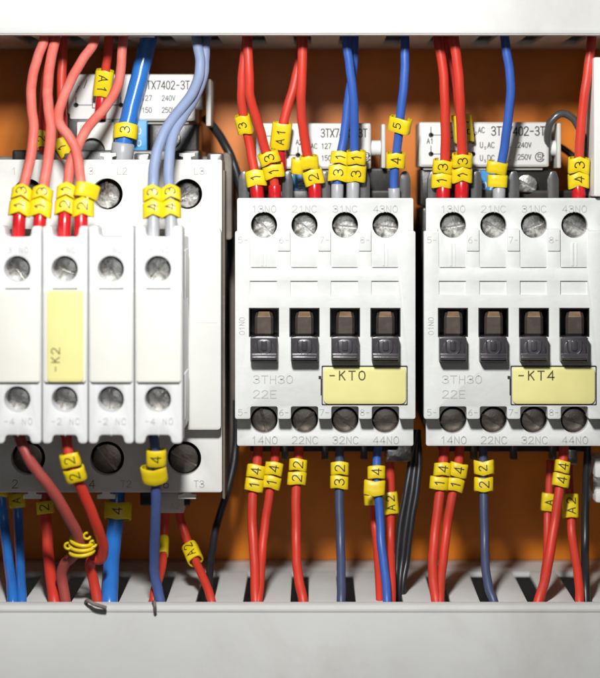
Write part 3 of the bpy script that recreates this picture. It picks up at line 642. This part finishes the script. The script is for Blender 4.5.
wire('grey_blue_wire', [(195, 20, -10), (197, 42, 0), (200, 60, 6), (199, 77, 12), (191, 95, 24), (178, 112, 36), (166, 129, 48), (158.5, 146, 56), (154.5, 165, 64), (153, 190, 74), (153.5, 240, 82)], 5.2, M['paleblue'],
     'pale grey-blue wire with markers 3 and 4, left one of the pair', [(188, 201, '3', K(hw=9.9, chev=4.2)), (202, 217, '4', K(hw=10.2, chev=4.2))], (216, 240, 5.8), GR, 'greyferrule')
wire('grey_blue_wire', [(207, 20, -14), (205.5, 42, -6), (204.5, 60, 0), (202.5, 78, 4), (195, 97, 14), (184.5, 114, 28), (175.5, 130, 42), (170, 150, 54), (168.5, 178, 66), (171, 205, 76), (171, 240, 82)], 5.2, M['paleblue'],
     'pale grey-blue wire with markers 3 and 4, right one of the pair', [(188, 201, '3', K(hw=9.7, dx=1, chev=4.2)), (202, 217, '4', K(hw=9.9, chev=4.2))], (216, 240, 5.8), GR, 'greyferrule')
wire('black_cable', [(205, 118, -120), (216, 130, -110), (226, 147, -100), (234, 165, -96), (241, 190, -96), (246, 220, -100)], 4.6, M['blackpvc'], 'black cable curving down between the large contactor and the middle relay', (), None, GR)
# --- middle relay, top
wire('red_wire', [(247, 20, -20), (246, 45, -20), (242.5, 72, -22), (241.5, 95, -26), (243.5, 115, -32), (247.5, 135, -38), (251.5, 155, -40), (255.5, 178, -40), (258, 204, -40)], 4.7, M['red'],
     'red wire with a high marker 3 and low marker 1, leftmost over the KT0 relay', [(114, 133, '3', K(hw=8, dx=-1, yaw=-15, sz=8)), (170, 186, '1', K(hw=10.5, dx=.5))], (184, 204, 7), GR)
wire('red_wire', [(249, 20, -10), (248, 45, -8), (249, 72, -8), (250, 95, -12), (255, 113, -18), (260, 130, -24), (265, 148, -30), (270.5, 165, -34), (274.5, 185, -38), (275, 204, -40)], 4.8, M['red'],
     'red wire with markers 3 and 1 stacked, second from the left over the KT0 relay', [(151, 163, '3', K(hw=10.8, dx=1)), (164, 177, '1', K(hw=10.8, dx=1.5))], (185, 204, 6.6), GR)
wire('red_wire', [(302, 20, -50), (301, 45, -50), (298.5, 65, -48), (293, 90, -46), (286, 112, -46), (281.5, 135, -48), (280.5, 160, -55), (281, 185, -62)], 4.9, M['red'],
     'red wire slanting down left with a yellow A1 marker over the KT0 relay', [(122, 149, 'A1', K(hw=10.3, dx=-.5, chev=-1, sz=8))], (150, 178, 5.6), GR)
wire('red_wire', [(303, 20, -8), (303, 45, -8), (302, 72, -10), (301, 95, -14), (302, 118, -22), (304, 135, -28), (307, 152, -33), (312, 172, -38), (315.5, 190, -40), (315.5, 204, -40)], 5.0, M['red'],
     'red wire with a marker 2 under a twisted blank marker, over the KT0 relay', [(155, 168, '', K(hw=9.5, tilt=10)), (158, 173, '', K(hw=6.5, tilt=18, dx=-13, chev=0)), (169, 184, '2', K(hw=10.5))], (183, 204, 6.9), GR)
wire('blue_wire', [(355, 20, -30), (354.5, 45, -32), (353, 70, -34), (349, 95, -36), (346.5, 115, -38), (343.5, 138, -40), (340, 160, -40), (337, 185, -40), (337, 204, -40)], 4.5, M['blue'],
     'blue wire with markers 1 and 3, left of the crossing pair over the KT0 relay', [(151.5, 164, '1', K(hw=10)), (165, 181, '3', K(hw=10.3))], (184, 204, 6.4), GR, 'greyferrule')
wire('blue_wire', [(345, 20, -10), (346.5, 45, -10), (350, 68, -12), (353, 92, -16), (354, 115, -22), (354.5, 140, -30), (354, 165, -36), (353, 185, -40), (353, 204, -40)], 4.6, M['blue'],
     'blue wire with markers 1 and 3, right of the crossing pair over the KT0 relay', [(150, 163.5, '1', K(hw=10, dx=2)), (164.5, 181, '3', K(hw=10.5, dx=2))], (182, 204, 6.7), GR, 'greyferrule')
wire('blue_wire', [(404, 20, -16), (405, 45, -14), (405, 68, -14), (403, 92, -16), (400.5, 115, -20), (398, 140, -28), (395.5, 160, -34), (394, 180, -38), (394.5, 204, -40)], 4.6, M['blue'],
     'blue wire with a loose sideways marker above a marker 4, right over KT0 relay', [(117, 132, '5', K(hw=12, chev=.6, tilt=6, yaw=-25, dx=1, sz=8)), (152, 167, '4', K(hw=9.9, tilt=-6))], (188, 204, 6.2), GR, 'greyferrule')
# --- right relay, top
wire('red_wire', [(436, 20, -20), (439, 45, -18), (442.5, 65, -18), (444.5, 93, -20), (445.5, 125, -26), (445, 155, -34), (443.5, 180, -40), (443, 204, -40)], 5.0, M['red'],
     'red wire with markers 3 and 1, leftmost over the KT4 relay', [(159, 172, '3', K(hw=10.3, dx=-2)), (173, 187, '1', K(hw=10.6, dx=-2))], (185, 204, 7.2), GR)
wire('red_wire', [(452, 20, -6), (455, 45, -6), (458, 70, -8), (460, 95, -12), (461, 120, -20), (462, 150, -30), (462, 180, -38), (461, 204, -40)], 5.2, M['red'],
     'red wire with markers 3 and 1, second over the KT4 relay', [(153, 166, '3', K(hw=10.4)), (167, 181, '1', K(hw=10.6, chev=4.2))], (181, 204, 7.1), GR)
wire('red_wire', [(443, 20, -50), (446, 50, -50), (451, 75, -50), (456, 98, -52), (462, 125, -54), (463, 150, -56), (463, 185, -66)], 4.6, M['red'],
     'red wire with a wide marker, half hidden behind another red wire over KT4 relay', [(114, 142, 'A1', K(hw=10.5, rot=1, yaw=20, sz=8))], None, GR)
wire('blue_wire', [(503, 20, -12), (505.5, 45, -10), (509.5, 68, -12), (510.5, 92, -16), (507.5, 125, -24), (504, 150, -32), (500, 172, -38), (499, 204, -40)], 4.7, M['blue'],
     'blue wire with two blank markers into the second terminal of the KT4 relay', [(161, 173, '', K(hw=10.6, chev=.8, dx=-4)), (174.5, 187, '', K(hw=10.3, chev=.5, dx=-2))], (187, 204, 6.6), GR, 'greyferrule')
wire('red_wire', [(592, 20, -30), (591.5, 42, -26), (589, 62, -24), (585, 90, -24), (582, 118, -28), (579.5, 145, -32), (578.5, 175, -38), (579, 204, -40)], 4.8, M['red'],
     'red wire with markers 3 and 4, farthest right over the KT4 relay', [(157, 172, '3', K(hw=11, chev=4)), (173, 187, '4', K(hw=10.8, chev=4))], (184, 204, 7.1), GR)
wire('grey_cable', [(548, 160, -80), (547.5, 140, -66), (549, 126, -60), (555, 117, -58), (563, 113.5, -58), (571, 117, -60), (577, 124, -62), (584, 140, -66), (588, 165, -72), (588, 200, -80)], 3.9, M['rib'], 'dark grey cable looping over the right surge suppressor', (), None, GR)
wire('black_cable', [(545, 138, -120), (562, 148, -118), (574, 157, -116), (590, 175, -116)], 3.6, M['blackpvc'], 'thin black cable on the orange plate behind the rightmost red wire', (), None, GR)
# --- bottom, middle relay
wire('red_wire', [(259, 436, -44), (258, 455, -44), (255, 478, -40), (252.5, 500, -36), (252.5, 530, -30), (254.5, 565, -24), (256, 605, -18), (258, 640, -15)], 4.9, M['red'],
     'red wire with markers 4 and 1, leftmost below the KT0 relay', [(465, 478, '4', K(hw=9.6, chev=.6, edge=.5)), (479, 491.5, '1', K(hw=9.8, chev=.6, edge=.5))], None, GB)
wire('red_wire', [(276, 436, -44), (275, 455, -44), (273, 475, -42), (269.5, 494, -40), (265.5, 520, -38), (262.5, 550, -36), (260, 580, -34), (258, 605, -32), (257, 640, -30)], 4.6, M['red'],
     'red wire with markers 4 and 1, second below the KT0 relay', [(462, 475, '4', K(hw=9.3, chev=.6, edge=.5)), (476, 488.5, '1', K(hw=9.5, chev=.6, edge=.5))], None, GB)
wire('red_wire', [(299, 436, -44), (298.5, 455, -44), (297, 478, -40), (296, 500, -36), (296, 535, -30), (297, 562, -26), (299.5, 584, -22), (304, 606, -18), (308, 640, -15)], 4.9, M['red'],
     'red wire with two markers 2, straight below the KT0 relay', [(459, 471, '2', K(hw=9.3, chev=.6, edge=.5)), (472, 485, '2', K(hw=9.7, chev=.6, edge=.5))], None, GB)
wire('grey_navy_wire', [(340, 436, -44), (339.5, 455, -44), (339.5, 480, -40), (339.5, 510, -34), (340.5, 545, -28), (341.5, 580, -22), (341, 606, -18), (340, 640, -15)], 4.6, M['navy'],
     'grey navy wire with markers 2 and 3 below the KT0 relay', [(462, 475, '2', K(hw=9.4, chev=.4, edge=.5)), (476, 489, '3', K(hw=9.4, chev=.4, edge=.5))], None, GB)
wire('blue_wire', [(379, 436, -44), (377, 455, -44), (376.5, 475, -40), (378, 495, -36), (380, 520, -32), (381.5, 545, -28), (385, 575, -24), (387.5, 605, -18), (388, 640, -15)], 4.5, M['blue'],
     'blue wire with a marker 4 over a loose blank marker, below the KT0 relay', [(466, 479, '4', K(hw=9.2, chev=.6)), (481, 496, '', K(hw=11, chev=-2, dx=-3, tilt=8))], None, GB)
wire('red_wire', [(388, 450, -70), (391, 480, -68), (390.5, 505, -66), (390.5, 540, -62), (391.5, 575, -56), (391, 620, -50)], 4.4, M['red'], 'red wire with a yellow A2 marker between the blue and black wires', [(492, 514, 'A2', K(hw=8, chev=.6, tilt=-6, sz=8))], None, GB)
wire('red_wire', [(372, 470, -84), (373, 500, -82), (375, 530, -78), (378, 565, -70), (381, 620, -60)], 4.0, M['red'], 'dim red wire half hidden behind the blue wire below the KT0 relay', [(494, 505, '', K(hw=9, chev=.6))], None, GB)
for i, (o_, r_) in enumerate(((-4.6, 3.6), (1.2, 3.9), (6, 3.4))):
    wire('black_cable', [(417, 430, -70 - i * 2), (415 + o_ * .7, 460, -66), (411 + o_, 490, -58), (405 + o_, 525, -50), (401.5 + o_ * .9, 560, -42 - i), (398.5 + o_ * .7, 590, -34), (397 + o_ * .6, 640, -30)], r_, M['blackpvc'],
         ['left', 'middle', 'right'][i] + ' strand of the black cable bundle between the two relays', (), None, 'strands of the black cable bundle')
wire('black_cable', [(236, 400, -110), (236, 440, -106), (233.5, 465, -100), (226, 495, -92), (217, 525, -86), (211.5, 555, -80), (209, 585, -74), (210, 630, -70)], 3.9, M['blackpvc'], 'black cable curving down left of the red wires between contactor and middle relay', (), None, GB)
# --- bottom, right relay
wire('red_wire', [(446, 436, -44), (444, 455, -44), (441.5, 478, -40), (439, 500, -36), (435, 535, -30), (432.5, 562, -26), (434, 585, -22), (437, 607, -18), (439, 640, -15)], 5.1, M['red'],
     'red wire with markers 4 and 1, leftmost below the KT4 relay', [(463, 476, '4', K(hw=9.1, chev=.5, edge=.5)), (477, 490, '1', K(hw=9.8, chev=.5, dx=-2, edge=.5))], None, GB)
wire('red_wire', [(461, 436, -44), (459.5, 455, -44), (456, 478, -42), (451.5, 500, -40), (446.5, 530, -38), (443, 560, -34), (440.5, 585, -32), (439.5, 607, -30), (439, 640, -28)], 4.7, M['red'],
     'red wire with markers 4 and 1, second below the KT4 relay', [(463, 477, '4', K(hw=9.3, chev=.5, dx=1, edge=.5)), (478, 491, '1', K(hw=9.2, chev=.5, edge=.5))], None, GB)
wire('blue_wire', [(484, 436, -44), (483, 455, -44), (483.5, 480, -40), (484, 505, -34), (484.5, 540, -28), (485.5, 565, -24), (489, 588, -20), (495, 607, -16), (500, 640, -14)], 4.5, M['navy'],
     'dark blue wire with two markers 2 below the KT4 relay', [(461, 475, '2', K(hw=10.5, chev=-2.5, yaw=-15, dx=1, sz=8)), (478, 492, '2', K(hw=9.9, chev=-1, edge=.5))], None, GB)
wire('red_wire', [(564, 436, -44), (563.5, 455, -44), (561.5, 475, -40), (558.5, 495, -36), (554.5, 525, -32), (549, 558, -26), (543.5, 585, -20), (537, 607, -16), (530, 640, -12)], 5.0, M['red'],
     'red wire with two markers 4, right side below the KT4 relay', [(461, 473, '4', K(hw=7.8, chev=.4, edge=.5)), (474, 487, '4', K(hw=8.8, chev=.4, edge=.5))], None, GB)
wire('red_wire', [(550, 460, -80), (549, 490, -76), (547.5, 520, -72), (546.5, 555, -64), (543, 585, -56), (539, 620, -50)], 4.0, M['red'], 'dim red wire with a part-hidden marker, behind the wire with two markers 4', [(493, 511, 'A', K(hw=7.5, chev=.5, sz=8))], None, GB)
wire('red_wire', [(568, 450, -70), (569, 480, -66), (570.5, 510, -60), (572, 535, -54), (576, 560, -46), (579, 585, -38), (580, 607, -34), (580, 640, -30)], 4.6, M['red'], 'red wire with a yellow A2 marker at the lower right', [(494, 518, 'A2', K(hw=8.4, chev=.6, tilt=3, sz=8.5))], None, GB)
wire('black_cable', [(588, 430, -60), (587, 470, -58), (585.5, 510, -56), (585, 550, -52), (586, 585, -40), (587, 640, -34)], 4.2, M['blackpvc'], 'straight black cable farthest right, beside the lower A2 wire', (), None, GB)
# --- bottom, left
wire('red_wire', [(17, 420, 72), (19, 436, 74), (28, 457, 78), (38, 472, 76), (48, 485, 72), (60, 502, 64), (70, 520, 54), (78, 536, 44), (80, 548, 36), (73, 556, 28), (65, 564, 20), (61.5, 576, 12), (64, 592, 4), (68, 620, 0)], 5.4, M['dullred'],
     'long dull red wire slanting down from the outermost switch block into the yellow coil clip', (), None, GB)
wire('red_wire', [(66, 420, 72), (66.5, 437, 74), (69, 455, 76), (75, 473, 74), (81, 488, 68), (91, 511, 58), (98.5, 530, 48), (103, 547, 38), (101, 559, 30), (93, 559, 22), (90, 566, 16), (94, 582, 10), (98, 607, 4), (100, 640, 0)], 5.3, M['red'],
     'bright red wire with two markers 2, hooking back at the yellow coil clip', [(453, 466, '2', K(hw=10, chev=.6, tilt=4)), (467, 480, '2', K(hw=10.4, chev=.6, tilt=2))], None, GB)
wire('grey_blue_wire', [(153, 420, 70), (154, 437, 72), (156, 455, 72), (156.5, 475, 66), (156, 500, 56), (155, 530, 42), (154.5, 560, 28), (154.5, 575, 20), (158, 590, 12), (161, 607, 6), (163, 640, 0)], 5.0, M['greyedblue'],
     'blue wire with a marker 4 over a loose tilted marker, below the last switch block', [(449, 465, '4', K(hw=9.8, chev=-.6, tilt=4)), (466, 482, '', K(hw=12.6, chev=-2.5, dx=-2, tilt=-8))], None, GB)
wire('blue_wire', [(0, 470, -90), (1.5, 500, -86), (5, 530, -80), (9, 565, -66), (12.5, 600, -48), (14, 640, -40)], 5.2, M['brightblue'], 'bright blue wire at the lower left corner', [(484, 497, '', K(hw=7))], None, GB)
wire('blue_wire', [(15, 470, -104), (17.5, 500, -100), (18.5, 530, -92), (20.5, 565, -80), (21.5, 600, -62), (22, 640, -50)], 5.0, M['brightblue'], 'blue wire with a yellow A marker, second from the lower left corner', [(493, 508, 'A', K(hw=8.5, chev=0, sz=8))], None, GB)
wire('red_wire', [(44, 470, -70), (45, 500, -66), (46.5, 525, -60), (48.5, 555, -50), (52, 585, -38), (54.5, 607, -30), (56, 640, -24)], 5.8, M['red'], 'dim dark red wire with a marker 2 under the terminal marked 2', [(501, 514, '2', K(hw=8.8, chev=0, sz=9))], None, GB)
wire('blue_cable', [(118, 470, -74), (117, 495, -70), (115.5, 520, -64), (113, 545, -54), (110.5, 575, -40), (109, 606, -28), (108, 640, -20)], 8.4, M['brightblue'], 'thick blue cable with a marker 4 below the large contactor', [(503, 520, '4', K(hw=14, chev=-2, dx=2))], None, GB)
wire('red_wire', [(166, 495, -70), (165, 520, -66), (163.5, 545, -60), (161, 570, -50), (155, 592, -40), (152, 625, -34)], 4.6, M['red'], 'dim red wire behind the blue wire below the last switch block', [(537, 558, '', K(hw=5.6, chev=0))], None, GB)
wire('red_wire', [(178, 495, -80), (181, 520, -76), (189, 545, -70), (198, 566, -62), (206, 584, -50), (212, 604, -40), (216, 630, -34)], 4.4, M['red'], 'red wire slanting right with an A2 marker, below the large contactor', [(542, 566, 'A2', K(hw=8.2, chev=0, sz=9))], None, GB)
# --- the coiled yellow clip and the two cut ends poking out of the slots
def helix(cx, cy, z, rx, ry, turns, pitch, a0, n=14):
    m = int(turns * n); return [(cx + rx * math.cos(a0 + 2 * math.pi * i / n), cy + pitch * i / n + ry * math.sin(a0 + 2 * math.pi * i / n), z + 9 * math.sin(a0 + 2 * math.pi * i / n)) for i in range(m + 1)]
t = thing('coil_clip', (82, 552, 40), 'coiled yellow plastic clip wrapped round the two red wires at the lower left', 'wire clip')
for k, (cy_, ra) in enumerate(((541, 11), (546, 12), (551, 12))):
    mb = MB(); pts = [W(82 + ra * math.cos(a_), cy_ + 5 * math.sin(a_) - 1.2 * math.cos(a_) * (k - 1), 36 + 12 * math.sin(a_)) for a_ in [math.radians(q) for q in range(-30, 216, 12)]]
    mb.tube(pts, 1.9, 10); mb.build('ring', M['yellow'], t, smooth=60)
for cx_, cy_ in ((68, 546), (87, 536), (93, 544)):
    mb = MB(); mb.tube([W(cx_ + 3.2 * math.cos(q * .45), cy_ + 3 * math.sin(q * .45), 42 + q * .2) for q in range(12)], 1.3, 8); mb.build('curl', M['yellow'], t, smooth=60)
wire('dark_cable_end', [(86, 625, 16), (86, 604, 34), (88, 601, 45), (94, 604, 48), (100, 606, 48), (106, 608, 46)], 1.9, M['brown'], 'dark cable end over the bottom duct lip, left of the thick blue cable', (), None, 'cut cable ends over the bottom duct')
wire('dark_cable_end', [(153, 625, 20), (153.5, 604, 34), (154, 602, 44), (155, 606, 47), (155.5, 611, 45)], 1.6, M['brown'], 'thin dark cable end over the bottom duct lip, under the blue wire', (), None, 'cut cable ends over the bottom duct')

# ------------------------------------------------------------------ neighbour at the right edge
t = thing('terminal_block', (615, 500, -30), 'white device cut off by the right edge of the photo, beside the KT4 relay', 'terminal block')
mb = MB(); mb.box(594, 660, 57, 196.5, -70, -10, 1.5); mb.build('upper_housing', M['bighousing'], t)
mb = MB(); mb.box(595, 660, 458, 478, -90, -50, 2); mb.box(595.5, 660, 491, 503, -90, -50, 2); mb.build('lower_housing', M['bighousing'], t)
mb = MB(); mb.box(593, 660, 474, 494, -110, -60, 2); mb.build('metal_clamp', M['steel'], t)
screw(t, 591, 138.5, 4, -80, 30, M['steel'], name='terminal_screw')
